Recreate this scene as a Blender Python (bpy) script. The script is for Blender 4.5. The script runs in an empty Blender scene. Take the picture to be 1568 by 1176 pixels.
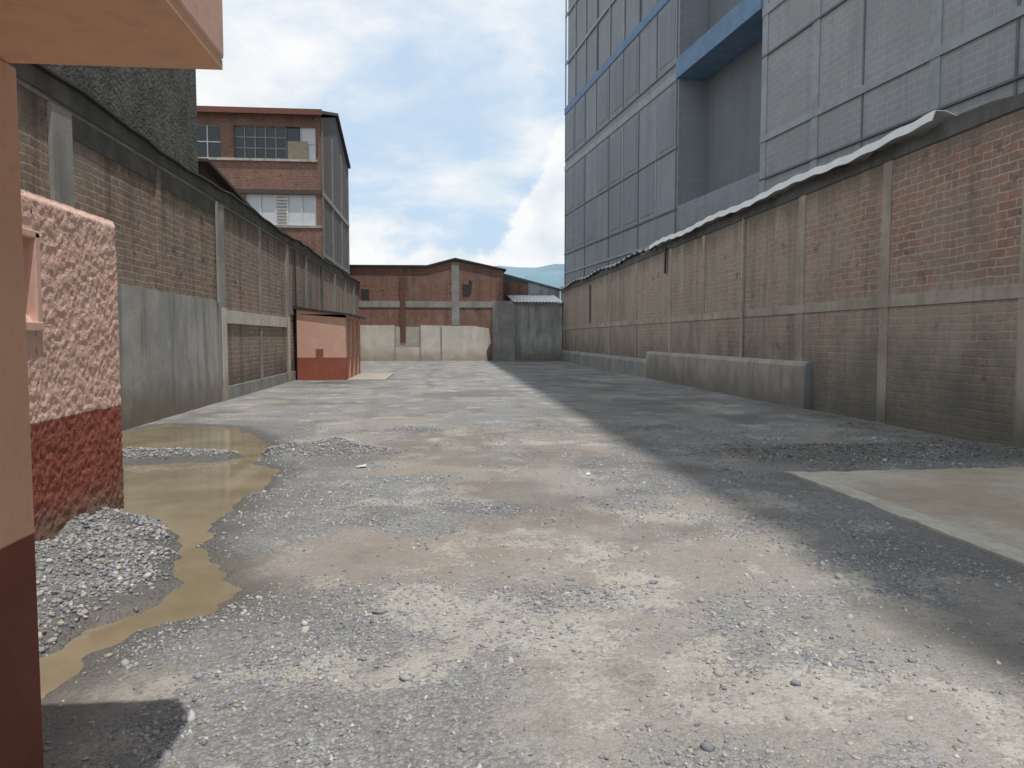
import bpy, math, random
import numpy as np
from mathutils import Vector, Matrix
random.seed(3); rng=np.random.default_rng(7)
scene=bpy.context.scene
COL=scene.collection

# ---------------------------------------------------------------- helpers
def empty(name):
    e=bpy.data.objects.new(name,None); COL.objects.link(e); return e
def mesh_obj(name,verts,faces,mat,parent=None,smooth=False):
    me=bpy.data.meshes.new(name); me.from_pydata([tuple(v) for v in verts],[],faces); me.update()
    o=bpy.data.objects.new(name,me); COL.objects.link(o)
    if mat: me.materials.append(mat)
    if parent: o.parent=parent
    if smooth:
        for p in me.polygons: p.use_smooth=True
    return o
BF=[(0,3,2,1),(4,5,6,7),(0,1,5,4),(1,2,6,5),(2,3,7,6),(3,0,4,7)]
def box(name,par,x0,x1,y0,y1,z0,z1,mat,bev=0):
    v=[(x0,y0,z0),(x1,y0,z0),(x1,y1,z0),(x0,y1,z0),(x0,y0,z1),(x1,y0,z1),(x1,y1,z1),(x0,y1,z1)]
    o=mesh_obj(name,v,BF,mat,par)
    if bev:
        m=o.modifiers.new('bev','BEVEL'); m.width=bev; m.segments=2
    return o
def prism(name,par,pts,axis,a0,a1,mat):
    def P(p,a):
        return {'X':(a,p[0],p[1]),'Y':(p[0],a,p[1]),'Z':(p[0],p[1],a)}[axis]
    n=len(pts)
    v=[P(p,a0) for p in pts]+[P(p,a1) for p in pts]
    f=[tuple(range(n))[::-1],tuple(range(n,2*n))]+[(i,(i+1)%n,n+(i+1)%n,n+i) for i in range(n)]
    o=mesh_obj(name,v,f,mat,par)
    import bmesh
    bm=bmesh.new(); bm.from_mesh(o.data); bmesh.ops.recalc_face_normals(bm,faces=bm.faces); bm.to_mesh(o.data); bm.free()
    return o

class NT:
    def __init__(s,name):
        s.m=bpy.data.materials.new(name); s.m.use_nodes=True
        s.t=s.m.node_tree; s.t.nodes.clear()
        s.out=s.n('ShaderNodeOutputMaterial'); s.b=s.n('ShaderNodeBsdfPrincipled')
        s.l(s.b.outputs[0],s.out.inputs[0])
        s.tc=s.n('ShaderNodeTexCoord').outputs['Object']
        s.sep=None
    def n(s,t,**k):
        x=s.t.nodes.new(t)
        for a,b in k.items(): setattr(x,a,b)
        return x
    def l(s,a,b): s.t.links.new(a,b)
    def set(s,sock,v):
        if hasattr(v,'is_linked') or hasattr(v,'links'): s.l(v,sock)
        else: sock.default_value=v
    def xyz(s):
        if not s.sep:
            s.sep=s.n('ShaderNodeSeparateXYZ'); s.l(s.tc,s.sep.inputs[0])
        return s.sep.outputs
    def math(s,op,a,b=0.0,c=None):
        x=s.n('ShaderNodeMath',operation=op); s.set(x.inputs[0],a); s.set(x.inputs[1],b)
        if c is not None: s.set(x.inputs[2],c)
        return x.outputs[0]
    def vec(s,x,y,z):
        c=s.n('ShaderNodeCombineXYZ'); s.set(c.inputs[0],x); s.set(c.inputs[1],y); s.set(c.inputs[2],z); return c.outputs[0]
    def scalev(s,v,sc):
        m=s.n('ShaderNodeMapping'); s.l(v,m.inputs[0]); m.inputs['Scale'].default_value=sc; return m.outputs[0]
    def noise(s,scale,detail=3,rough=.55,v=None,dist=0):
        x=s.n('ShaderNodeTexNoise'); s.l(v or s.tc,x.inputs['Vector'])
        x.inputs['Scale'].default_value=scale; x.inputs['Detail'].default_value=detail; x.inputs['Roughness'].default_value=rough
        x.inputs['Distortion'].default_value=dist
        return x.outputs['Fac']
    def voro(s,scale,feature='F1',v=None,rnd=1):
        x=s.n('ShaderNodeTexVoronoi',feature=feature); s.l(v or s.tc,x.inputs['Vector']); x.inputs['Scale'].default_value=scale
        return x
    def ramp(s,f,a,b,v0=0.,v1=1.):
        x=s.n('ShaderNodeMapRange',interpolation_type='SMOOTHSTEP'); s.set(x.inputs[0],f)
        for i,q in enumerate((a,b,v0,v1)): x.inputs[i+1].default_value=q
        return x.outputs[0]
    def mix(s,f,a,b,mode='MIX'):
        x=s.n('ShaderNodeMix',data_type='RGBA',blend_type=mode,clamp_factor=True)
        s.set(x.inputs[0],f)
        for i,q in ((6,a),(7,b)):
            if isinstance(q,tuple): q=(q[0],q[1],q[2],1)
            s.set(x.inputs[i],q)
        return x.outputs[2]
    def bump(s,h,strength=.5,dist=.02,prev=None):
        x=s.n('ShaderNodeBump'); s.set(x.inputs['Height'],h); x.inputs['Strength'].default_value=strength; x.inputs['Distance'].default_value=dist
        if prev: s.l(prev,x.inputs['Normal'])
        return x.outputs[0]
    def fin(s,color,rough=.9,normal=None,spec=.3,metal=0):
        s.set(s.b.inputs['Base Color'],color if not isinstance(color,tuple) else (*color[:3],1))
        s.set(s.b.inputs['Roughness'],rough)
        s.b.inputs['Specular IOR Level'].default_value=spec
        s.b.inputs['Metallic'].default_value=metal
        if normal: s.l(normal,s.b.inputs['Normal'])
        return s.m

def plaster(name,c,c2,scale=1.5,bump=.25,streak=.35,base_dirt=None,rough=.9,fine=60,bd=.01):
    t=NT(name)
    n=t.ramp(t.noise(scale,4,.65),.35,.65)
    col=t.mix(n,c,c2)
    st=t.noise(1.0,4,.65,v=t.scalev(t.tc,(3.5,3.5,.35)))
    dark=tuple(x*.45 for x in c)
    col=t.mix(t.math('MULTIPLY',t.ramp(st,.45,.72),streak),col,dark)
    col=t.mix(t.math('MULTIPLY',t.ramp(t.noise(14,3,.7),.45,.7),.22),col,dark)
    if base_dirt:
        z=t.math('ADD',t.xyz()[2],t.math('MULTIPLY',t.noise(1.7,4),-1.1))
        col=t.mix(t.ramp(z,-.6,.4,.85,0),col,base_dirt)
    nm=t.bump(t.noise(fine,3,.6),bump,bd)
    return t.fin(col,rough,nm)

def brick(name,axis,c1,c2,mortar,bw=.3,rh=.11,ms=.012,patch=None,patch_lo=.5,patch_hi=.6,patch_amt=.8,dark=.45,bump=.6,redder=None,base_dirt=(.12,.10,.08),ztop=None,streak=.5,base_h=1.0):
    t=NT(name)
    X=t.xyz()
    w=t.noise(2.5,3) 
    a=X[1] if axis=='X' else X[0]
    v=t.vec(t.math('ADD',a,t.math('MULTIPLY',w,.07)),t.math('ADD',X[2],t.math('MULTIPLY',w,.07)),0.0)
    b=t.n('ShaderNodeTexBrick'); t.l(v,b.inputs['Vector'])
    b.inputs['Scale'].default_value=1; b.inputs['Brick Width'].default_value=bw; b.inputs['Row Height'].default_value=rh
    b.inputs['Mortar Size'].default_value=ms; b.inputs['Mortar Smooth'].default_value=.35; b.inputs['Bias'].default_value=-.1
    big=t.ramp(t.noise(.5,3,.6),.35,.65)
    ca=t.mix(big,c1,tuple(x*.75 for x in c1)); cb=t.mix(big,c2,tuple(min(x*1.15,1) for x in c2))
    f=None
    if redder:
        (rc,rcond)=redder
        f=rcond(t); ca=t.mix(f,ca,rc); cb=t.mix(f,cb,(rc[0]*.62,rc[1]*.8,rc[2]*.9))
    t.l(ca,b.inputs['Color1']); t.l(cb,b.inputs['Color2']); b.inputs['Mortar'].default_value=(*mortar,1)
    col=b.outputs['Color']
    gr=t.noise(9,4,.75)
    col=t.mix(t.math('MULTIPLY',t.ramp(gr,.42,.75),.55),col,tuple(x*.4 for x in c1))
    col=t.mix(t.math('MULTIPLY',t.ramp(gr,.5,.28),.4),col,tuple(min(1,x*1.25) for x in mortar))
    hole=t.ramp(t.noise(2.6,3,.6,v=t.scalev(t.tc,(1,1,1.6))),.65,.68)
    col=t.mix(t.math('MULTIPLY',hole,.6),col,(.09,.05,.035))
    hgt=t.math('SUBTRACT',1.0,b.outputs['Fac'])
    if patch:
        pf=t.math('MULTIPLY',t.ramp(t.noise(.9,6,.72,dist=.3),patch_lo,patch_hi),patch_amt)
        if f is not None: pf=t.math('MULTIPLY',pf,t.math('SUBTRACT',1.0,t.math('MULTIPLY',f,.5)))
        pc=t.mix(t.noise(5,4,.7),patch,tuple(x*.6 for x in patch))
        col=t.mix(pf,col,pc)
        hgt=t.math('MULTIPLY',hgt,t.math('SUBTRACT',1.0,t.math('MULTIPLY',pf,.8)))
    st=t.noise(1.0,4,.65,v=t.scalev(t.tc,(2.2,2.2,.25)))
    sf=t.math('MULTIPLY',t.ramp(st,.45,.72),streak)
    if ztop:
        zz=t.math('ADD',X[2],t.math('MULTIPLY',st,1.9))
        sf=t.math('MAXIMUM',sf,t.ramp(zz,ztop+.3,ztop+1.1,0,.8))
    col=t.mix(sf,col,tuple(x*dark for x in (.2,.17,.14)))
    z=t.math('ADD',X[2],t.math('MULTIPLY',t.noise(1.3,5,.65),-1.6*base_h))
    col=t.mix(t.ramp(z,-.9*base_h,.5*base_h,.9,0),col,base_dirt)
    h2=t.math('ADD',hgt,t.math('MULTIPLY',t.noise(30,3,.7),.6))
    return t.fin(col,.93,t.bump(h2,bump,.015),.2)

# ---------------------------------------------------------------- materials
M_conc=plaster('concrete_grey',(.38,.37,.34),(.29,.28,.26),1.2,.3,.5)
M_concD=plaster('concrete_dark',(.17,.165,.15),(.10,.098,.09),1.5,.4,.5)
M_concL=plaster('concrete_light',(.54,.50,.44),(.42,.39,.34),1.4,.3,.6,(.22,.19,.15))
M_plL=plaster('grey_render',(.36,.36,.34),(.49,.485,.455),.9,.2,.65,(.20,.165,.125))
M_white=plaster('white_render',(.72,.68,.60),(.60,.55,.48),.8,.15,.35,(.36,.31,.25))
M_rough=plaster('rough_cast',(.19,.195,.175),(.11,.11,.10),2.2,1.0,.5,None,.95,14,.12)
M_bl=brick('brick_left','X',(.42,.30,.23),(.28,.19,.14),(.44,.40,.35),rh=.12,ms=.015,patch=(.39,.345,.29),patch_lo=.46,patch_hi=.66,patch_amt=.75,ztop=4.6,streak=.65,dark=.55)
def rc(t):
    X=t.xyz()
    f=t.ramp(t.math('ADD',X[1],t.math('MULTIPLY',t.noise(1.1,4,.6),6)),20,13.5); g=t.ramp(t.math('ADD',X[2],t.noise(.8,3)),2.55,2.9)
    return t.math('MULTIPLY',f,g)
M_br=brick('brick_right','X',(.53,.375,.28),(.42,.285,.21),(.52,.46,.39),bw=.33,rh=.125,ms=.015,patch=(.55,.475,.385),patch_lo=.34,patch_hi=.62,patch_amt=.8,redder=((.45,.215,.15),rc),ztop=4.45,base_dirt=(.15,.145,.12),streak=.55,dark=1.0,base_h=1.7)
M_bb=brick('brick_back','Y',(.33,.165,.125),(.24,.12,.095),(.30,.24,.2),bw=.3,rh=.13,patch=(.36,.28,.23),patch_lo=.5,patch_hi=.7,patch_amt=.7)
M_bh=brick('brick_house_front','Y',(.30,.155,.12),(.225,.115,.09),(.28,.22,.19),bw=.3,rh=.12,streak=.35)
M_bs=brick('brick_house_side','X',(.25,.19,.165),(.2,.145,.125),(.26,.23,.2),bw=.3,rh=.12,patch=(.25,.25,.26),patch_lo=.3,patch_hi=.5)

def simple(name,c,rough=.6,metal=0,spec=.4,nz=8,var=.25):
    t=NT(name); col=t.mix(t.math('MULTIPLY',t.ramp(t.noise(nz,4,.6),.35,.7),var*2),c,tuple(x*.6 for x in c))
    return t.fin(col,rough,t.bump(t.noise(40,3),.1,.005),spec,metal)
M_dark=simple('dark_metal',(.05,.048,.045),.6)
M_zinc=simple('zinc_sheet',(.80,.80,.78),.5,0,.5,3,.15)
M_roofBrown=simple('brown_roof_sheet',(.11,.075,.06),.8)
M_glass=simple('window_glass',(.035,.04,.045),.12,0,.6,1,.1)
M_frost=simple('frosted_glass',(.62,.66,.67),.35,0,.5,2,.1)
M_whitepaint=simple('white_paint',(.72,.71,.68),.5)
M_redroom=simple('red_paint',(.45,.09,.05),.7)
M_hutpink=plaster('hut_pink',(.74,.46,.36),(.68,.41,.32),1.2,.15,.15)
M_hutred=plaster('hut_red',(.38,.12,.085),(.32,.10,.07),1.2,.15,.2)

def twotone(name,up,up2,lo,lo2,zl,bs,bdist,vs,rough=.85,lumpy=True):
    t=NT(name); X=t.xyz()
    z=t.math('ADD',X[2],t.math('MULTIPLY',t.math('SUBTRACT',t.noise(9,3),.5),.03 if lumpy else .008))
    f=t.ramp(z,zl-.004,zl+.004)
    n=t.ramp(t.noise(2.2,4,.65),.35,.68)
    a=t.mix(n,up,up2); b=t.mix(n,lo,lo2)
    col=t.mix(f,b,a)
    if lumpy:
        nn=t.noise(vs,4,.65)
        n2=t.noise(vs*2.7,3,.65)
        h=t.math('ADD',t.ramp(nn,.36,.68),t.math('MULTIPLY',n2,.7))
        col=t.mix(t.math('MULTIPLY',t.ramp(t.noise(3,4,.7),.5,.75),.2),col,(.4,.25,.2))
        zb=t.math('ADD',X[2],t.math('MULTIPLY',t.noise(4,4),-.45))
        col=t.mix(t.ramp(zb,-.05,.25,.75,0),col,(.28,.22,.17))
    else:
        col=t.mix(t.math('MULTIPLY',t.ramp(t.noise(25,4,.7),.5,.8),.25),col,(.25,.13,.1))
        h=t.noise(60,3,.6)
    return t.fin(col,rough,t.bump(h,bs,bdist),.2)
M_stucco=twotone('rough_stucco',(.86,.60,.50),(.81,.54,.445),(.40,.13,.09),(.33,.105,.075),.965,.6,.012,36)
M_post=twotone('smooth_paint',(.76,.46,.32),(.71,.42,.285),(.22,.075,.055),(.18,.06,.045),.90,.15,.004,30,.7,False)
M_post2=plaster('awning_paint',(.82,.55,.45),(.78,.50,.405),1.5,.1,.12,rough=.75)
M_soffit=plaster('soffit_paint',(.80,.49,.32),(.75,.45,.29),1.2,.1,.1,rough=.75)

def facade(name,c,c2,block,bw,rh):
    t=NT(name); X=t.xyz()
    b=t.n('ShaderNodeTexBrick'); t.l(t.vec(X[1],X[2],0.0),b.inputs['Vector'])
    b.inputs['Scale'].default_value=1; b.inputs['Brick Width'].default_value=bw; b.inputs['Row Height'].default_value=rh
    b.inputs['Mortar Size'].default_value=.014; b.inputs['Mortar Smooth'].default_value=.4
    b.inputs['Color1'].default_value=(*c,1); b.inputs['Color2'].default_value=(*c2,1); b.inputs['Mortar'].default_value=(*[x*block for x in c],1)
    col=t.mix(t.math('MULTIPLY',t.ramp(t.noise(.35,5,.65),.4,.65),.4),b.outputs['Color'],tuple(x*.76 for x in c))
    st=t.noise(1.0,4,.65,v=t.scalev(t.tc,(2.5,2.5,.12)))
    col=t.mix(t.math('MULTIPLY',t.ramp(st,.45,.72),.35),col,tuple(x*.6 for x in c))
    return t.fin(col,.9,t.bump(t.math('SUBTRACT',1.0,b.outputs['Fac']),.4,.012),.12)
M_fA=facade('facade_blue_grey',(.305,.325,.345),(.29,.31,.33),.88,.6,.3)
M_fC=facade('facade_grey',(.35,.355,.355),(.325,.33,.335),1.22,.4,.2)
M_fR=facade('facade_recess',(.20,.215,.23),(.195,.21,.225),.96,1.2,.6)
M_fP=facade('facade_panel',(.27,.29,.31),(.26,.28,.30),.93,.6,.3)
M_fT=simple('facade_trim',(.37,.39,.40),.85,0,.12,nz=2)
M_fD=simple('facade_groove',(.18,.195,.21),.85,0,.12,nz=2)
M_fB=simple('facade_blue_band',(.18,.28,.41),.8,0,.2,nz=2)

# ---------------------------------------------------------------- ground
def vnoise(x,y,s,seed):
    r=np.random.default_rng(seed); N=256; g=r.random((N,N))
    X=x*s+1000.3; Y=y*s+1000.7
    xi=np.floor(X).astype(int); yi=np.floor(Y).astype(int); fx=X-xi; fy=Y-yi
    fx=fx*fx*(3-2*fx); fy=fy*fy*(3-2*fy)
    a=g[xi%N,yi%N]; b=g[(xi+1)%N,yi%N]; c=g[xi%N,(yi+1)%N]; d=g[(xi+1)%N,(yi+1)%N]
    return (a*(1-fx)+b*fx)*(1-fy)+(c*(1-fx)+d*fx)*fy
def fbm(x,y,s,seed,o=4):
    t=0;a=1;w=0
    for i in range(o):
        t=t+a*vnoise(x,y,s*2**i,seed+i); w+=a; a*=.55
    return t/w
def sdp(px,py,poly):
    d=np.full(px.shape,1e9); ins=np.zeros(px.shape,bool); n=len(poly)
    for i in range(n):
        ax,ay=poly[i]; bx,by=poly[(i+1)%n]
        ex,ey=bx-ax,by-ay; wx,wy=px-ax,py-ay
        t=np.clip((wx*ex+wy*ey)/(ex*ex+ey*ey),0,1)
        d=np.minimum(d,np.hypot(wx-ex*t,wy-ey*t))
        c=((ay>py)!=(by>py))&(px<(bx-ax)*(py-ay)/((by-ay) if by!=ay else 1e-9)+ax)
        ins^=c
    return np.where(ins,-d,d)
PUD1=[(-5.1,6.7),(-5.1,9.3),(-3.7,9.3),(-2.45,9.5),(-1.85,8.9),(-1.8,7.9),(-1.86,6.5),(-1.72,5.65),(-1.45,5.0),(-1.22,4.57),(-1.30,4.2),(-1.58,3.92),(-1.68,3.55),(-1.72,3.0),(-1.95,3.0),(-1.95,3.6),(-1.84,4.02),(-1.60,4.36),(-1.60,4.8),(-1.84,5.3),(-2.12,5.88),(-2.5,6.6)]
PUD2=[(-5.1,10.2),(-4.1,10.15),(-3.0,10.2),(-2.6,9.9),(-2.6,9.2),(-2.25,9.2),(-2.25,10.3),(-2.7,11.6),(-3.4,12.9),(-4.7,13.5),(-5.1,12.6)]
def sm(x,a,b):
    t=np.clip((x-a)/(b-a),0,1); return t*t*(3-2*t)
def G(x,y,cx,cy,rx,ry): return np.exp(-((x-cx)/rx)**2-((y-cy)/ry)**2)
def heaps(x,y):
    n=.55+.9*fbm(x,y,3.2,50,4)
    h=.10*G(x,y,-3.6,9.8,.9,.22)+.15*G(x,y,-1.65,9.95,.6,.3)+.08*G(x,y,-1.05,9.8,.4,.2)
    wy=sm(y,3.0,4.5)*(1-sm(y,5.7,6.5))
    h=h+.22*wy*np.exp(-(np.maximum(x+2.54,0)/.5)**2)
    return h*n
def rheap(x,y): return (.07*G(x,y,6.2,9.1,1.9,.75)+.05*G(x,y,4.3,9.2,.8,.9)+.04*G(x,y,7.1,13,.6,4))*(.4+1.2*fbm(x,y,2.2,70,4))
def height(x,y):
    z=.020*(fbm(x,y,1.1,10,5)-.5)+.012*(fbm(x,y,9,30,3)-.5)
    d=np.minimum(sdp(x,y,PUD1),sdp(x,y,PUD2))+.26*(fbm(x,y,3.6,90,6)-.5)
    z=z-.06*(1-sm(d,-.11,.08))
    z=z+heaps(x,y)*sm(d,-.25,.1)+rheap(x,y)
    return z,d
xs=np.concatenate([[-3000,-400,-80,-20,-8],np.arange(-5.4,8.3,.04),[10,20,80,400,3000]])
ys=[1.2]
while ys[-1]<50: ys.append(ys[-1]+max(.026,.006*ys[-1]))
ys=np.concatenate([[-3000,-300,-40,-8,-2,0,.7],ys,[60,90,300,1000,3000]])
XX,YY=np.meshgrid(xs,ys); fx=XX.ravel(); fy=YY.ravel()
zz,dd=height(fx,fy)
inside=(fx>-5.5)&(fx<8.4)&(fy>1)&(fy<50.5)
zz=np.where(inside,zz,-.0)
slabm=sm(fx,3.75,3.95)*(1-sm(fy,7.75,7.98))
zz=zz*(1-slabm)-.02*slabm
nx,ny=len(xs),len(ys)
idx=np.arange(nx*ny).reshape(ny,nx)
F=np.stack([idx[:-1,:-1],idx[:-1,1:],idx[1:,1:],idx[1:,:-1]],-1).reshape(-1,4)
me=bpy.data.meshes.new('ground')
def fastmesh(me,V,F):
    k=F.shape[1]
    me.vertices.add(len(V)); me.vertices.foreach_set('co',V.astype(np.float32).ravel())
    me.loops.add(F.size); me.loops.foreach_set('vertex_index',F.astype(np.int32).ravel())
    me.polygons.add(len(F)); me.polygons.foreach_set('loop_start',(np.arange(len(F))*k).astype(np.int32))
    try: me.polygons.foreach_set('loop_total',np.full(len(F),k,np.int32))
    except Exception: pass
    me.update(calc_edges=True)
fastmesh(me,np.stack([fx,fy,zz],1),F)
me.polygons.foreach_set('use_smooth',np.ones(len(F),bool))
def attr(me,name,val):
    a=me.attributes.new(name,'FLOAT','POINT'); a.data.foreach_set('value',np.asarray(val,np.float32))
wet=np.clip(1-sm(dd,0,.4),0,1)*.95+.7*(1-sm(dd,.1,1.4))*fbm(fx,fy,1.5,5)
wet=np.maximum(wet,G(fx,fy,-3.6,25.4,1.1,1.1)*1.1)
wet=np.maximum(wet,.85*sm(rheap(fx,fy),.006,.04))
wet=np.maximum(wet,.6*sm(fbm(fx,fy,.6,200,4),.47,.64)*sm(fx,2.6,4.5))
cx=.9+.5*np.sin(fy*.16)
for off in (-.85,.85,2.9,-2.6):
    tr=np.exp(-((fx-cx-off)/.17)**2)*sm(fbm(fx*1.5,fy*.45,1.0,620,4),.42,.62)*sm(fy,3,7)
    wet=np.maximum(wet,.42*tr)
wet=np.maximum(wet,.5*sm(fbm(fx,fy,1.0,640,5),.52,.68))
heapm=sm(heaps(fx,fy),.01,.05)
DN=fbm(fx,fy,.85,300,5)
dirt=sm(DN+.13*G(fx,fy,1.0,5,2.2,2.6)+.03*G(fx,fy,.3,12,3,6)-.05*sm(fy,13,25),.39,.69)
dirt=np.clip(dirt,0,1)*(1-heapm)
pale=sm(fbm(fx,fy,2.2,400,5)+.13*G(fx,fy,1.2,4.5,1.3,.9)+.05*G(fx,fy,-.3,3,1,1)+.01*sm(fy,12,30)*(fx<3),.48,.75)*(1-heapm)
brown=np.clip(sm(fbm(fx,fy,.6,500,4),.40,.62)*(.9*G(fx,fy,.2,7.5,2.6,4.5)+.5*G(fx,fy,.8,17,2,8)),0,1)
attr(me,'wet',np.clip(wet,0,1)); attr(me,'dirt',dirt); attr(me,'pale',pale); attr(me,'heap',heapm); attr(me,'brown',brown)
t=NT('gravel_ground')
def at(n):
    a=t.n('ShaderNodeAttribute'); a.attribute_name=n; return a.outputs['Fac']
v1=t.voro(48); v2=t.voro(110)
s1=t.n('ShaderNodeSeparateColor'); t.l(v1.outputs['Color'],s1.inputs[0])
s2=t.n('ShaderNodeSeparateColor'); t.l(v2.outputs['Color'],s2.inputs[0])
g=t.mix(s1.outputs[0],(.20,.205,.215),(.46,.47,.475))
g=t.mix(t.math('MULTIPLY',s2.outputs[0],.5),g,(.37,.355,.335))
g=t.mix(t.ramp(v1.outputs['Distance'],.35,.7,0,.5),g,(.22,.20,.175))
fine=t.ramp(t.noise(14,4,.75),.35,.65)
d=t.mix(fine,(.38,.345,.295),(.30,.27,.23))
d=t.mix(t.math('MULTIPLY',t.ramp(s2.outputs[1],.66,.8),.6),d,(.40,.40,.41))
d=t.mix(t.math('MULTIPLY',at('brown'),.6),d,(.345,.265,.205))
edge=t.math('ADD',t.math('MULTIPLY',t.math('SUBTRACT',t.noise(4.5,6,.75),.5),1.3),t.math('MULTIPLY',t.math('SUBTRACT',s1.outputs[1],.5),.7))
df=t.ramp(t.math('ADD',at('dirt'),edge),.25,.75)
col=t.mix(t.math('MULTIPLY',df,.85),g,d)
pf=t.ramp(t.math('ADD',at('pale'),edge),.5,.95)
col=t.mix(t.math('MULTIPLY',pf,.75),col,t.mix(fine,(.54,.505,.445),(.45,.415,.36)))
mid=t.ramp(t.noise(1.3,4,.6),.35,.65)
col=t.mix(t.math('MULTIPLY',mid,.2),col,(.15,.135,.115))
col=t.mix(t.math('MULTIPLY',at('wet'),.72),col,(.105,.095,.082))
rough=t.ramp(at('wet'),.6,1,.95,.4)
h=t.math('ADD',t.math('MULTIPLY',v1.outputs['Distance'],-1.0),t.math('ADD',t.math('MULTIPLY',v2.outputs['Distance'],-.4),t.math('MULTIPLY',t.noise(30,3,.7),1.2)))
hs=t.math('MULTIPLY',h,t.math('SUBTRACT',1.0,t.math('MULTIPLY',t.math('MAXIMUM',df,pf),.45)))
M_ground=t.fin(col,rough,t.bump(hs,.95,.014),.25)
me.materials.append(M_ground)
ground=bpy.data.objects.new('ground',me); COL.objects.link(ground)

t=NT('muddy_water')
col=t.mix(t.ramp(t.noise(1.1,4,.6),.35,.65),(.225,.18,.11),(.31,.255,.17))
t.fin(col,.04,t.bump(t.noise(5,2),.04,.01),.5)
t.b.inputs['IOR'].default_value=1.33
wv=[(-5.14,2.4,-.024),(-.9,2.4,-.024),(-.9,14.4,-.024),(-5.14,14.4,-.024)]
mesh_obj('puddle',wv,[(0,1,2,3)],t.m)

# stones --------------------------------------------------
ph=(1+5**.5)/2
ico=np.array([(-1,ph,0),(1,ph,0),(-1,-ph,0),(1,-ph,0),(0,-1,ph),(0,1,ph),(0,-1,-ph),(0,1,-ph),(ph,0,-1),(ph,0,1),(-ph,0,-1),(-ph,0,1)])/math.hypot(1,ph)
icf=np.array([(0,11,5),(0,5,1),(0,1,7),(0,7,10),(0,10,11),(1,5,9),(5,11,4),(11,10,2),(10,7,6),(7,1,8),(3,9,4),(3,4,2),(3,2,6),(3,6,8),(3,8,9),(4,9,5),(2,4,11),(6,2,10),(8,6,7),(9,8,1)])
def stones(name,px,py,sz,mat,lift=.25):
    n=len(px); z,_=height(px,py)
    V=np.repeat(ico[None],n,0)*(.6+.7*rng.random((n,12,1)))
    sc=sz[:,None]*np.stack([.8+.7*rng.random(n),.6+.5*rng.random(n),.45+.4*rng.random(n)],1)
    V=V*sc[:,None,:]
    a=rng.random(n)*6.283; c,s=np.cos(a)[:,None],np.sin(a)[:,None]
    b=(rng.random(n)-.5)*1.4; cb,sb=np.cos(b)[:,None],np.sin(b)[:,None]
    x,y,zv=V[...,0],V[...,1],V[...,2]
    x,zv=x*cb-zv*sb,x*sb+zv*cb
    x,y=x*c-y*s,x*s+y*c
    V=np.stack([x+px[:,None],y+py[:,None],zv+(z+sz*lift)[:,None]],-1).reshape(-1,3)
    Fs=(icf[None]+12*np.arange(n)[:,None,None]).reshape(-1,3)
    m=bpy.data.meshes.new(name); fastmesh(m,V,Fs)
    attr(m,'rnd',np.repeat(rng.random(n),12))
    m.materials.append(mat); o=bpy.data.objects.new(name,m); COL.objects.link(o); return o
t=NT('gravel_stone')
r=at('rnd'); cr=t.n('ShaderNodeValToRGB'); t.l(r,cr.inputs[0])
e=cr.color_ramp; e.elements[0].color=(.20,.21,.22,1); e.elements[1].color=(.62,.61,.59,1)
for p,c in ((.3,(.29,.30,.32,1)),(.6,(.39,.40,.41,1)),(.75,(.42,.37,.31,1)),(.88,(.48,.44,.38,1))):
    q=e.elements.new(p); q.color=c
M_stone=t.fin(cr.outputs[0],.85,None,.3)
N=200000
u=rng.random(N); Y=2.0*(13/2.0)**u; X=-2.4+rng.random(N)*9
z_,d_=height(X,Y)
dens=sm(fbm(X,Y,.85,300,5),.62,.40)*.8+.14
dens*=.25+1.0*sm(fbm(X,Y,3.0,610,4),.42,.64)
keep=(rng.random(N)<dens*.75)&(d_>.06)&~((X>3.6)&(Y<8))&(X<7.3)&~((X<-2.2)&(Y<6.6))
X,Y=X[keep],Y[keep]
sz=.003+.011*rng.random(len(X))**3.2
big=rng.random(len(X))<.004; sz[big]=.014+.016*rng.random(big.sum())
sz*=(1+.03*Y)
stones('gravel',X,Y,sz,M_stone,.1)
N=70000
X=-4.8+rng.random(N)*4.4; Y=2.9+rng.random(N)*8
hm=heaps(X,Y); _,d_=height(X,Y)
keep=(rng.random(N)<sm(hm,.006,.05)*sm(d_,-.06,.06))&~((X<-2.53)&(Y<6.35))&(X>-5)
X,Y=X[keep],Y[keep]
stones('gravel_heap',X,Y,.006+.017*rng.random(len(X))**2.5,M_stone,.3)
N=9000
X=3.4+rng.random(N)*4.0; Y=7.95+rng.random(N)*5
keep=(rng.random(N)<sm(rheap(X,Y),.01,.07))
X,Y=X[keep],Y[keep]
t=NT('dirty_stone'); M_dst=t.fin(t.mix(at('rnd'),(.12,.115,.105),(.30,.29,.275)),.9,None,.25)
stones('rubble_heap',X,Y,.006+.02*rng.random(len(X))**3,M_dst,.25)

# concrete slab on the right
sl=empty('concrete_slab')
M_slab=plaster('slab_concrete',(.60,.54,.44),(.46,.375,.285),.7,.25,.25,None,.85,50,.006)
M_slabE=plaster('slab_edge_concrete',(.66,.61,.52),(.54,.49,.41),2,.25,.3)
def wob(a,b,n,amp,axis):
    out=[]
    for i in range(n+1):
        k=i/n; x=a[0]+(b[0]-a[0])*k; y=a[1]+(b[1]-a[1])*k; r=random.uniform(-amp,amp)
        out.append((x+(r if axis==0 else 0),y+(r if axis==1 else 0)))
    return out
prism('slab',sl,[(4.05,-4),(7.6,-4)]+wob((7.6,8.0),(4.05,7.92),24,.05,1),'Z',-.05,.010,M_slab)
prism('slab_edge',sl,[(4.048,-4),(4.048,7.93)]+wob((3.83,7.95),(3.8,-4),80,.022,0),'Z',-.05,.014,M_slabE)

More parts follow.
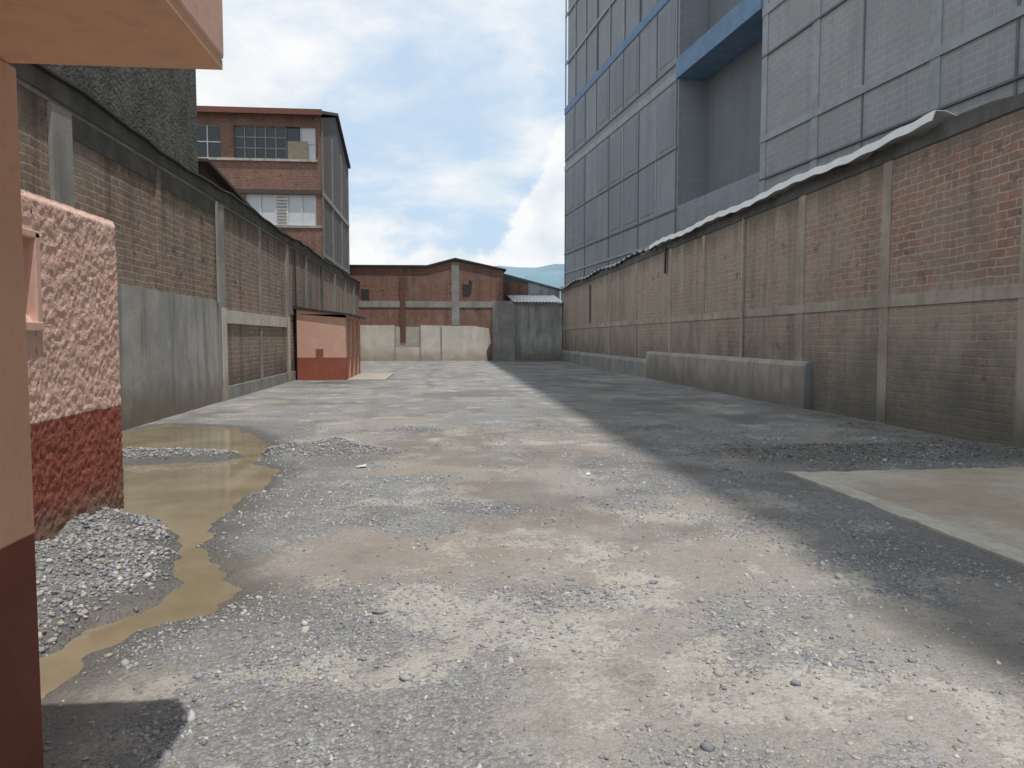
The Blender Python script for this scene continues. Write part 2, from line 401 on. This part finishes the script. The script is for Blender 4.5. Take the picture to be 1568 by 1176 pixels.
# ---------------------------------------------------------------- left wall
lw=empty('brick_wall')
box('masonry',lw,-5.35,-5.15,-3,48.98,-.1,4.62,M_bl)
box('lower_render',lw,-5.149,-5.115,-3,18.15,-.1,2.35,M_plL)
box('foundation_strip',lw,-5.149,-5.09,18.65,48.9,-.1,.32,M_conc)
box('upper_render',lw,-5.149,-5.125,11.25,18.15,4.3,4.62,M_concD)
box('white_beam',lw,-5.149,-5.10,18.65,25.85,1.85,2.17,M_white)
box('beam',lw,-5.149,-5.11,26.3,48.9,2.3,2.55,M_conc)
for i,(y,w,m,p) in enumerate(((10.65,.55,M_conc,.05),(6,.4,M_conc,.04),(14.4,.22,M_bl,.02),(18.2,.42,M_conc,.05),(22.2,.2,M_conc,.02),(25.9,.35,M_conc,.05),(29.6,.35,M_conc,.03),(33.4,.4,M_concD,.05),(37.4,.4,M_conc,.05),(41.5,.4,M_conc,.05),(45.5,.5,M_conc,.05))):
    z0=2.36 if y<18 else 0
    box('column_%d'%(i+1),lw,-5.148,-5.15+p+.012,y,y+w,z0,4.61,m)
box('white_pier',lw,-5.148,-5.075,18.22,18.6,0,2.2,M_white)
box('white_pier_2',lw,-5.148,-5.075,25.92,26.24,0,2.2,M_white)
pts=[];y=-3.0
while y<49: pts.append((y,4.90+.05*math.sin(y*.7)+random.uniform(-.03,.04))); y+=random.uniform(.5,1.3)
prism('coping',lw,[(-3,4.68)]+pts+[(48.98,4.92),(48.98,4.68)],'X',-5.40,-5.09,M_concD)
box('coping_bed',lw,-5.36,-5.13,-3,48.97,4.621,4.679,M_conc)
prism('coping_sheet',lw,[(p[0],p[1]+.012) for p in pts]+[(p[0],p[1]+.05) for p in pts[::-1]],'X',-5.46,-5.02,M_dark)
box('pipe',lw,-5.09,-5.04,17.9,17.96,2.3,4.6,M_conc)
box('pipe_2',lw,-5.09,-5.04,27.2,27.26,0,4.6,M_dark)

# ---------------------------------------------------------------- right wall (built straight, then turned 0.66 degrees about its far end)
rw=empty('brick_wall')
box('masonry',rw,8.0,8.3,-4,50,-.1,4.55,M_br)
box('belt',rw,7.978,7.999,-4,49.6,2.02,2.2,plaster('belt_conc',(.52,.46,.38),(.41,.35,.28),1.3,.3,.7))
M_pil=plaster('pilaster',(.49,.42,.34),(.38,.32,.25),1.3,.3,.65,(.16,.15,.125))
for i,(y,w) in enumerate(((5.5,.3),(9.0,.25),(12.2,.26),(15.3,.28),(21.5,.25),(24.8,.3),(29.5,.25),(34.5,.3),(44.5,.3))):
    box('pilaster_%d'%(i+1),rw,7.985,7.998,y,y+w,-.05,4.5,M_pil)
box('conduit',rw,7.92,7.96,18.5,18.56,.7,4.5,M_concL)
box('conduit_2',rw,7.93,7.96,39.2,39.35,2.3,4.3,M_dark)
box('conduit_3',rw,7.90,7.95,25.3,25.42,3.7,4.6,M_dark)
M_plinth=plaster('plinth_cement',(.48,.44,.385),(.38,.34,.29),1.2,.3,.6,(.20,.18,.145))
prism('plinth_coat',rw,[(7.86,-.1),(7.86,.90),(7.9,.97),(7.999,1.0),(7.999,-.1)],'Y',14.95,27.5,M_plinth)
prism('plinth_end',rw,[(7.852,-.1),(7.852,.90),(7.89,.975),(7.999,1.005),(7.999,-.1)],'Y',14.87,14.948,plaster('plinth_end_cement',(.31,.33,.31),(.26,.27,.25),2,.3,.4,(.17,.155,.13)))
prism('plinth_far',rw,[(7.9,-.1),(7.9,.55),(7.999,.7),(7.999,-.1)],'Y',27.52,49.4,M_conc)
pts=[];y=-4.0
while y<50: pts.append((y,4.72+random.uniform(-.05,.06))); y+=random.uniform(.25,.6)
prism('rough_top',rw,[(-4,4.5)]+pts+[(49.9,4.75),(49.9,4.5)],'X',7.97,8.28,M_concD)
v=[];f=[]
ysf=np.arange(10.9,27,.12)
for k,y in enumerate(ysf):
    w=.012*math.sin(y*7)+.025*math.sin(y*1.3)
    for (x,z) in ((8.27,4.80),(8.0,4.90),(7.84,4.87+w),(7.79,4.72+w)):
        v.append((x+w*.5,y,z+.4*w))
    if k:
        for j in range(3): a=(k-1)*4+j; f.append((a,a+1,a+5,a+4))
o=mesh_obj('flashing',v,f,M_zinc,rw)
m=o.modifiers.new('s','SOLIDIFY'); m.thickness=.015
v=[];f=[]
ysf=np.arange(27.1,49.8,.15)
for k,y in enumerate(ysf):
    w=.02*math.sin(y*7)+.03*math.sin(y*.9)
    for (x,z) in ((8.28,4.84),(8.0,4.86),(7.86,4.76+w)): v.append((x,y,z+w))
    if k:
        for j in range(2): a=(k-1)*3+j; f.append((a,a+1,a+4,a+3))
o=mesh_obj('flashing_far',v,f,simple('old_sheet',(.42,.41,.40),.6,nz=3),rw)
m=o.modifiers.new('s','SOLIDIFY'); m.thickness=.02
rw.location=(8.05,49,0); rw.rotation_euler=(0,0,-.0115)
for o in rw.children: o.matrix_parent_inverse=Matrix.Translation((-8.0,-49,0))

# ---------------------------------------------------------------- office building
ob=empty('office_building')
C=np.array([8.65,52.0]); E=np.array([.0995,-.99504]); Nn=np.array([-.99504,-.0995])
def fb(name,s0,s1,z0,z1,d0,d1,mat):
    P=[]
    for z in (z0,z1):
        for (s,d) in ((s0,d0),(s1,d0),(s1,d1),(s0,d1)):
            q=C+s*E+d*Nn; P.append((q[0],q[1],z))
    return mesh_obj(name,P,BF,mat,ob)
fb('wing_lower',0,19.1,0,17.0,-14,0,M_fA)
fb('wing_upper',.45,19.1,17.0,46,-14,-.05,M_fA)
fb('recess_back',19.1,26.2,0,46,-14,-1.3,M_fR)
fb('recess_base',19.1,26.2,0,7.35,-1.3,-.01,M_fA)
fb('recess_beam',19.0,26.25,12.9,13.75,-1.3,.12,M_fB)
fb('main_block',26.2,68,0,46,-14,0,M_fC)
fb('blue_band',-.03,19.1,16.75,17.2,0,.06,M_fB)
mesh_obj('shadow_slab',[(9.6,-16,46),(24,-16,46),(24,54,46),(10.4,54,46),(9.6,-16,48),(24,-16,48),(24,54,48),(10.4,54,48)],BF,M_fT,ob)  # unseen overhanging slab, added to set the shadow edge across the yard
k=0
def trim(s0,s1,z0,z1,d,m):
    global k; k+=1; fb('trim_%d'%k,s0,s1,z0,z1,-.02,d,m)
for z,h,m in ((5.9,.12,M_fT),(7.2,.08,M_fD),(9.9,.05,M_fD),(12.9,.35,M_fT),(13.6,.06,M_fD),(20.0,.2,M_fT),(23.2,.2,M_fT)):
    trim(0.02,19.05,z,z+h,.05,m)
ss=0.05; i=0
while ss<19:
    trim(ss,ss+.11,4,12.85,.035,M_fT if i%2 else M_fD)
    trim(ss,ss+.07,13.75,16.7,.035,M_fD)
    trim(ss+.0,ss+.11,17.3,26,.035,M_fT if i%3 else M_fD)
    ss+=2.35; i+=1
for a in range(8):
    s0=.05+2.35*a+.35
    for (z0,z1) in ((7.5,9.75),(10.15,12.6),(14,16.4)):
        if (a*3+int(z0))%4!=0: trim(s0,s0+1.75,z0,z1,.02,M_fP)
for z,h,m in ((5.6,.1,M_fD),(7.0,.06,M_fD),(8.3,.22,M_fT),(11.2,.06,M_fD),(12.6,.3,M_fT),(15.6,.12,M_fD)):
    trim(26.25,67.9,z,z+h,.06,m)
for s in (26.25,29.3,34.3,39.3,44.3,49.3,54.3):
    trim(s,s+.35,5,20,.035,M_fT)
for s in (31.7,36.8,41.8,46.8):
    trim(s,s+.07,5,20,.025,M_fD)

# ---------------------------------------------------------------- rough grey building left
gb=empty('grey_building')
box('rough_wall',gb,-14,-5.62,0,18.5,0,9.6,M_rough)
box('parapet',gb,-14.1,-5.55,-.1,18.6,9.602,9.8,M_concD)
box('door_lintel',gb,-5.63,-5.56,4,6,6.8,7,M_concD)

sh=empty('shed')
box('walls',sh,-9.5,-5.6,18.7,36.7,0,5.0,M_concD)
prism('roof',sh,[(18.6,5.65),(18.6,5.72),(23.5,5.22),(36.8,5.16),(36.8,5.08),(23.5,5.12)],'X',-9.8,-5.42,M_roofBrown)
prism('gable_front',sh,[(18.72,5.0),(18.72,5.64),(23.5,5.12),(23.5,5.0)],'X',-9.5,-5.62,M_roofBrown)

# ---------------------------------------------------------------- brick house
bh=empty('brick_house')
box('core',bh,-16,-5.82,37.27,47.65,0,11.9,simple('dark_interior',(.05,.04,.035),.9))
def fr(n,x0,x1,z0,z1,m=M_bh,y=37.0): box(n,bh,x0,x1,y,37.24,z0,z1,m)
fr('wall_ground',-16,-5.601,0,6.72)
fr('slab_line_low',-16,-5.58,6.722,6.84,M_conc,36.95)
fr('wall_l1',-16,-9.15,6.842,8.3); fr('pier_r1',-5.85,-5.601,6.842,8.3)
fr('slab_line_mid',-16,-5.58,8.302,8.5,simple('dark_slab',(.10,.075,.065),.9),36.93)
fr('wall_mid',-16,-5.601,8.502,9.82)
fr('sill',-16,-5.75,9.822,9.93,M_concL,36.9)
fr('sill_end',-5.749,-5.601,9.821,9.931)
fr('wall_l2',-16,-12.7,9.932,11.45); fr('pier_m2',-10.2,-9.6,9.932,11.45); fr('pier_r2',-5.83,-5.601,9.932,11.45)
fr('wall_top',-16,-5.601,11.452,12.0)
def window(n,x0,x1,z0,z1,cols,rows,glass,frame,y=37.12,th=.05):
    box(n+'_glass',bh,x0,x1,y+.03,y+.06,z0,z1,glass)
    for i in range(cols+1):
        x=x0+(x1-x0)*i/cols; box(n+'_mullion_%d'%i,bh,max(x-th/2,x0),min(x+th/2,x1),y-.02,y+.028,z0,z1,frame)
    for i in range(rows+1):
        z=z0+(z1-z0)*i/rows; box(n+'_rail_%d'%i,bh,x0,x1,y-.015,y+.025,max(z-th/2,z0),min(z+th/2,z1),frame)
window('window_left',-12.7,-10.2,9.94,11.45,4,2,M_glass,M_whitepaint)
window('window_a',-9.6,-7.2,9.94,11.45,5,3,M_glass,simple('grey_frame',(.3,.3,.3),.6))
window('window_b',-6.55,-5.83,9.94,11.45,1,2,M_frost,M_whitepaint)
window('window_c',-7.2,-6.55,9.94,11.45,1,1,M_glass,M_dark)
box('curtain',bh,-7.15,-6.2,37.085,37.1,9.98,10.8,simple('curtain',(.42,.36,.27),.9))
window('window_low_a',-9.15,-7.75,6.86,8.3,2,1,M_frost,M_whitepaint)
window('window_low_b',-7.2,-5.85,6.86,8.3,2,1,M_frost,M_whitepaint)
box('vent_panel',bh,-7.75,-7.2,37.12,37.15,6.86,8.3,M_whitepaint)
for i in range(9): box('louvre_%d'%i,bh,-7.7,-7.25,37.09,37.118,6.95+i*.15,7.0+i*.15,M_conc)
prism('side_wall',bh,[(37.25,0),(47.7,0),(47.7,11.95),(42.4,13.45),(37.25,11.98)],'X',-5.81,-5.6,M_bs)
prism('gable_body',bh,[(37.3,11.96),(47.6,11.93),(42.4,13.4)],'X',-16,-5.82,M_dark)
prism('roof_front',bh,[(36.6,11.98),(42.4,13.55),(42.4,13.68),(36.6,12.12)],'X',-16.3,-5.45,M_roofBrown)
prism('roof_rear',bh,[(42.41,13.55),(48.0,11.95),(48.0,12.08),(42.41,13.68)],'X',-16.3,-5.45,M_roofBrown)
box('eave_fascia',bh,-16.3,-5.45,36.5,36.59,11.9,12.16,simple('rust_fascia',(.20,.085,.06),.8))
for i,y in enumerate((37.26,40.6,44.2,47.4)): box('side_column_%d'%i,bh,-5.6,-5.56,y,y+.3,0,11.9,M_conc)
box('side_belt',bh,-5.6,-5.54,37.25,47.7,8.3,8.52,M_concL); box('side_belt_2',bh,-5.6,-5.54,37.25,47.7,5.4,5.6,M_conc)

# ---------------------------------------------------------------- back warehouse wall
bw=empty('brick_warehouse')
out=[(-6.2,0),(4.1,0),(4.1,5.85),(1.0,6.5),(-.8,6.02),(-6.2,6.02)]
prism('gable_wall',bw,out,'Y',49.0,49.3,M_bb)
prism('hall',bw,[(-6.1,0),(4.0,0),(4.0,5.8),(1.0,6.4),(-.8,5.95),(-6.1,5.95)],'Y',49.31,75,M_concD)
prism('roof_edge',bw,[(-6.3,6.03),(-.8,6.03),(1.0,6.52),(4.3,5.84),(4.3,5.94),(1.0,6.64),(-.82,6.15),(-6.3,6.13)],'Y',48.85,75,M_dark)
box('tie_beam',bw,-6.1,4.09,48.96,48.999,3.45,3.85,M_conc)
box('column_concrete',bw,.75,1.25,48.94,48.998,2.3,6.35,M_conc)
box('column_brick',bw,-2.55,-2.2,48.9,48.998,1.2,5.4,simple('dark_brick_pier',(.17,.09,.065),.9))
box('lower_white_render',bw,-5.1,-2.9,48.95,48.998,-.1,2.3,M_white)
box('white_door',bw,-2.85,-1.3,48.93,48.998,-.1,.9,M_white)
box('grey_patch',bw,-2.85,-1.3,48.955,48.998,.92,2.2,M_concL)
prism('lower_white_render_b',bw,[(-1.25,-.1),(3.1,-.1),(3.0,.6),(3.3,1.2),(3.15,2.1),(2.2,2.25),(-1.25,2.3)],'Y',48.95,48.998,M_white)
prism('torn_hole',bw,[(1.5,4.2),(2.0,4.3),(2.1,5.1),(1.9,5.3),(1.8,4.9),(1.45,5.0)],'Y',48.96,48.999,M_dark)
box('vent_hole',bw,-5.0,-4.5,48.96,48.999,3.95,4.6,M_dark)
for i,x in enumerate((-2.9,-1.3,.05)): box('joint_%d'%i,bw,x,x+.06,48.9,48.94,0,2.2,M_conc)
box('edge_column',bw,3.4,4.75,48.9,49.0,-.1,3.9,M_conc)
gw=empty('concrete_wall')
box('panel',gw,4.752,8.0,49.0,49.2,-.1,3.6,M_plL)
box('post',gw,4.76,4.9,48.9,48.99,0,3.7,M_conc)
box('top_beam',gw,4.76,7.99,48.93,49.25,3.605,3.75,M_conc)
lt=empty('lean_to_roof')
v=[];f=[]
for i in range(61):
    x=4.7+3.3*i/60; zc=.04*math.sin(i*1.6)
    v+= [(x,48.7,3.82+zc),(x,53,4.5+zc)]
    if i: a=2*i; f.append((a-2,a,a+1,a-1))
mesh_obj('corrugated_sheet',v,f,M_zinc,lt)
box('rear_brick',lt,3.9,6.2,53.2,53.4,0,5.4,M_bb)
prism('dark_roof',lt,[(3.8,6.1),(8.6,4.85),(8.6,4.95),(3.8,6.2)],'Y',53.0,62,simple('blue_grey_sheet',(.16,.2,.23),.6))
prism('rear_wall',lt,[(6.21,0),(8.5,0),(8.5,4.86),(6.21,5.45)],'Y',53.2,53.4,M_plL)

# ---------------------------------------------------------------- pink outbuilding
ph_=empty('outbuilding')
box('front_upper',ph_,-5.0,-3.32,27.0,27.15,.8,2.32,M_hutpink)
box('front_lower',ph_,-5.0,-3.32,26.985,27.15,-.1,.798,M_hutred)
box('rear_body',ph_,-5.0,-3.75,27.16,31.6,-.1,2.2,M_hutpink)
for i,y in enumerate((27.16,28.5,29.9,31.3)):
    box('side_pier_%d'%i,ph_,-3.74,-3.32,y,y+.32,-.1,2.22,M_hutpink)
    box('side_pier_base_%d'%i,ph_,-3.319,-3.30,y,y+.32,-.1,.8,M_hutred)
for i,y in enumerate((27.49,28.83,30.23)):
    box('door_%d'%i,ph_,-3.74,-3.5,y,y+1.0,-.1,2.0,simple('door_brown%d'%i,(.30,.11,.08),.7))
prism('roof',ph_,[(-5.12,2.52),(-3.1,2.26),(-3.1,2.34),(-5.12,2.6)],'Y',26.9,32,M_dark)
prism('gable',ph_,[(-5.0,2.32),(-3.32,2.2),(-3.32,2.29),(-5.0,2.49)],'Y',27.0,31.9,M_hutpink)
box('drip',ph_,-4.35,-4.1,26.97,26.985,.85,1.1,M_hutred)
ap=empty('concrete_apron'); box('apron',ap,-3.25,-1.9,26.6,31.5,-.05,.05,M_white,.02)

# ---------------------------------------------------------------- near pink stucco building
sb=empty('stucco_house')
def grid(name,par,o,du,dv,nu,nv,nrm,amp,mat,seed):
    uu,vv=np.meshgrid(np.linspace(0,1,nu),np.linspace(0,1,nv))
    uu=uu.ravel();vv=vv.ravel()
    o=np.array(o,float);du=np.array(du,float);dv=np.array(dv,float);nrm=np.array(nrm,float)
    P=o+uu[:,None]*du+vv[:,None]*dv
    L1=np.linalg.norm(du);L2=np.linalg.norm(dv)
    a=uu*L1;b=vv*L2
    nz=sm(fbm(a,b,26,seed,3),.3,.7)-.5+.5*(fbm(a,b,5,seed+9,2)-.5)
    e=np.minimum(L1-a if name=='wall_face' else 99,np.minimum(99,L2-b)); rd=-.04*(1-sm(e,0,.06))
    P=P+nrm*(amp*nz+rd)[:,None]
    idx=np.arange(nu*nv).reshape(nv,nu)
    Fq=np.stack([idx[:-1,:-1],idx[:-1,1:],idx[1:,1:],idx[1:,:-1]],-1).reshape(-1,4)
    m=bpy.data.meshes.new(name); fastmesh(m,P,Fq); m.materials.append(mat)
    m.polygons.foreach_set('use_smooth',np.ones(len(Fq),bool))
    ob_=bpy.data.objects.new(name,m); COL.objects.link(ob_); ob_.parent=par; return ob_
XP=-2.54
grid('wall_face',sb,(XP,5.02,-.1),(0,1.28,0),(0,0,2.52),130,250,(1,0,0),.008,M_stucco,21)
grid('wall_below_window',sb,(XP,1.0,-.1),(0,4.04,0),(0,0,1.75),300,150,(1,0,0),.008,M_stucco,31)
grid('wall_above_window',sb,(XP,1.0,2.12),(0,4.04,0),(0,0,.3),300,40,(1,0,0),.008,M_stucco,41)
box('core',sb,-4.6,XP-.18,1.0,6.25,-.1,2.40,M_stucco)
box('end_fill',sb,XP-.179,XP-.025,5.06,6.27,-.1,2.40,M_stucco,.015)
box('base_fill',sb,XP-.179,XP-.03,1.0,5.058,-.1,1.62,M_stucco)
box('head_fill',sb,XP-.179,XP-.03,1.0,5.058,2.14,2.40,M_stucco)
box('window_panel',sb,XP-.178,XP-.15,3.4,5.05,1.63,2.13,M_redroom)
box('window_jamb',sb,XP-.14,XP+.025,5.0,5.06,1.56,2.16,M_post2,.008)
box('window_sill',sb,XP-.14,XP+.03,3.4,5.06,1.54,1.6,M_post2,.008)
box('window_head',sb,XP-.14,XP+.025,3.4,5.06,2.12,2.17,M_post2,.008)
box('window_jamb_far',sb,XP-.14,XP+.025,3.36,3.4,1.54,2.17,M_post2,.008)

pr=empty('porch')
box('side_wall',pr,-1.75,-1.25,-1.5,2.42,-.1,2.3,M_post,.006)
box('awning_soffit',pr,-2.2,-.645,-1.5,2.38,2.302,2.33,M_soffit)
box('awning_beam',pr,-2.2,-.64,-1.5,2.385,2.331,2.95,M_post2,.01)

def scrap(name,x,y,s,a,mat):
    c,sn=math.cos(a),math.sin(a); P=[(-1,-.6),(.9,-.7),(1.1,.5),(-.7,.7)]
    v=[(x+s*(c*p-sn*q),y+s*(sn*p+c*q),.01+.008*((i*7)%3)) for i,(p,q) in enumerate(P)]
    v+= [(a_,b_,c_+.004) for a_,b_,c_ in v]
    mesh_obj(name,v,BF,mat)
scrap('paper_scrap',-.92,8.75,.06,.3,M_whitepaint)
scrap('paper_scrap',1.6,8.0,.035,1.2,M_whitepaint)

# hill ------------------------------------------------
v=[];f=[];n=90
for i in range(n):
    x=-700+1700*i/(n-1)
    prof=64+10*math.sin(x*.006+1.3)+5*math.sin(x*.017)+2*math.sin(x*.05+1)
    for (yy,zz_) in ((560,-5),(640,prof*.45),(730,prof*.85),(800,prof),(1000,prof*.5)):
        v.append((x,yy+10*math.sin(x*.03),zz_+ (2*math.sin(x*.09+yy) if zz_>0 else 0)))
    if i:
        for j in range(4): a=(i-1)*5+j; f.append((a,a+5,a+6,a+1))
t=NT('hazy_hill'); t.fin(t.mix(t.ramp(t.noise(.02,4),.4,.6),(.17,.25,.29),(.20,.29,.34)),1,None,0)  # air haze painted into the base colour as blue
mesh_obj('hill',v,f,t.m,None,True)

# ---------------------------------------------------------------- world
w=bpy.data.worlds.new('World'); scene.world=w; w.use_nodes=True
nt=w.node_tree; nt.nodes.clear()
def wn(t,**k):
    x=nt.nodes.new(t)
    for a,b in k.items(): setattr(x,a,b)
    return x
L=nt.links.new
def wm(op,a,b):
    x=wn('ShaderNodeMath',operation=op)
    for i,q in enumerate((a,b)):
        if hasattr(q,'links'): L(q,x.inputs[i])
        else: x.inputs[i].default_value=q
    return x.outputs[0]
sund=Vector((.15,-.26,1)).normalized()
sky=wn('ShaderNodeTexSky',sky_type='NISHITA',sun_disc=False)
sky.sun_elevation=math.asin(sund.z); sky.sun_rotation=math.atan2(sund.x,sund.y); sky.air_density=1.0; sky.dust_density=1.5
tc=wn('ShaderNodeTexCoord'); sp=wn('ShaderNodeSeparateXYZ'); L(tc.outputs['Generated'],sp.inputs[0])
za2=wm('ADD',wm('MAXIMUM',sp.outputs[2],0.0),.3)
dv=wn('ShaderNodeVectorMath',operation='DIVIDE'); L(tc.outputs['Generated'],dv.inputs[0])
cb=wn('ShaderNodeCombineXYZ')
for i in range(3): L(za2,cb.inputs[i])
L(cb.outputs[0],dv.inputs[1])
no=wn('ShaderNodeTexNoise'); L(dv.outputs[0],no.inputs['Vector']); no.inputs['Scale'].default_value=1.7; no.inputs['Detail'].default_value=6; no.inputs['Roughness'].default_value=.58; no.inputs['Distortion'].default_value=.2
mr=wn('ShaderNodeMapRange',interpolation_type='SMOOTHSTEP'); L(no.outputs['Fac'],mr.inputs[0]); mr.inputs[1].default_value=.37; mr.inputs[2].default_value=.60; mr.inputs[3].default_value=.0; mr.inputs[4].default_value=1
hz=wn('ShaderNodeMix',data_type='RGBA'); hz.inputs[0].default_value=.72; L(sky.outputs[0],hz.inputs[6]); hz.inputs[7].default_value=(8.0,10.2,12.6,1)
n2=wn('ShaderNodeTexNoise'); L(dv.outputs[0],n2.inputs['Vector']); n2.inputs['Scale'].default_value=4; n2.inputs['Detail'].default_value=5
m2=wn('ShaderNodeMapRange'); L(n2.outputs['Fac'],m2.inputs[0]); m2.inputs[1].default_value=.33; m2.inputs[2].default_value=.55
cm=wn('ShaderNodeMix',data_type='RGBA'); L(m2.outputs[0],cm.inputs[0]); cm.inputs[6].default_value=(9.3,10.0,10.6,1); cm.inputs[7].default_value=(11.5,11.5,11.5,1)
mx=wn('ShaderNodeMix',data_type='RGBA'); L(mr.outputs[0],mx.inputs[0]); L(hz.outputs[2],mx.inputs[6]); L(cm.outputs[2],mx.inputs[7])
# low cumulus bank with one taller tower
n3=wn('ShaderNodeTexNoise'); L(tc.outputs['Generated'],n3.inputs['Vector']); n3.inputs['Scale'].default_value=11; n3.inputs['Detail'].default_value=6; n3.inputs['Roughness'].default_value=.55
ax=wm('ABSOLUTE',wm('SUBTRACT',sp.outputs[0],.165),0.0)
tw=wn('ShaderNodeMapRange',interpolation_type='SMOOTHSTEP'); L(ax,tw.inputs[0]); tw.inputs[1].default_value=.10; tw.inputs[2].default_value=.015; tw.inputs[3].default_value=0; tw.inputs[4].default_value=.115
topz=wm('ADD',tw.outputs[0],wm('ADD',.125,wm('MULTIPLY',wm('SUBTRACT',n3.outputs['Fac'],.5),.22)))
cu=wn('ShaderNodeMapRange',interpolation_type='SMOOTHSTEP'); L(wm('SUBTRACT',topz,sp.outputs[2]),cu.inputs[0]); cu.inputs[1].default_value=-.004; cu.inputs[2].default_value=.018
n4=wn('ShaderNodeTexNoise'); L(tc.outputs['Generated'],n4.inputs['Vector']); n4.inputs['Scale'].default_value=16; n4.inputs['Detail'].default_value=5
m4=wn('ShaderNodeMapRange'); L(n4.outputs['Fac'],m4.inputs[0]); m4.inputs[1].default_value=.35; m4.inputs[2].default_value=.6
cc=wn('ShaderNodeMix',data_type='RGBA'); L(m4.outputs[0],cc.inputs[0]); cc.inputs[6].default_value=(9.0,9.7,10.4,1); cc.inputs[7].default_value=(11.7,11.7,11.6,1)
mz=wn('ShaderNodeMix',data_type='RGBA'); L(wm('MULTIPLY',cu.outputs[0],.85),mz.inputs[0]); L(mx.outputs[2],mz.inputs[6]); L(cc.outputs[2],mz.inputs[7])
bg=wn('ShaderNodeBackground'); bg.inputs[1].default_value=.086; L(mz.outputs[2],bg.inputs[0])
wo=wn('ShaderNodeOutputWorld'); L(bg.outputs[0],wo.inputs[0])

sd=bpy.data.lights.new('sun','SUN'); sd.energy=3.0; sd.angle=math.radians(.53); sd.color=(1,.965,.92)
so=bpy.data.objects.new('sun',sd); COL.objects.link(so); so.rotation_euler=(-sund).to_track_quat('-Z','Y').to_euler(); so.location=(5,-5,60)

cd=bpy.data.cameras.new('camera'); cam=bpy.data.objects.new('camera',cd); COL.objects.link(cam)
cam.location=(0,0,1.5); cam.rotation_euler=(math.radians(90-3.53),0,math.radians(-5.46))
cd.sensor_width=36; cd.lens=26.4; cd.clip_start=.05; cd.clip_end=6000
scene.camera=cam
scene.view_settings.view_transform='Standard'; scene.view_settings.look='None'; scene.view_settings.exposure=0
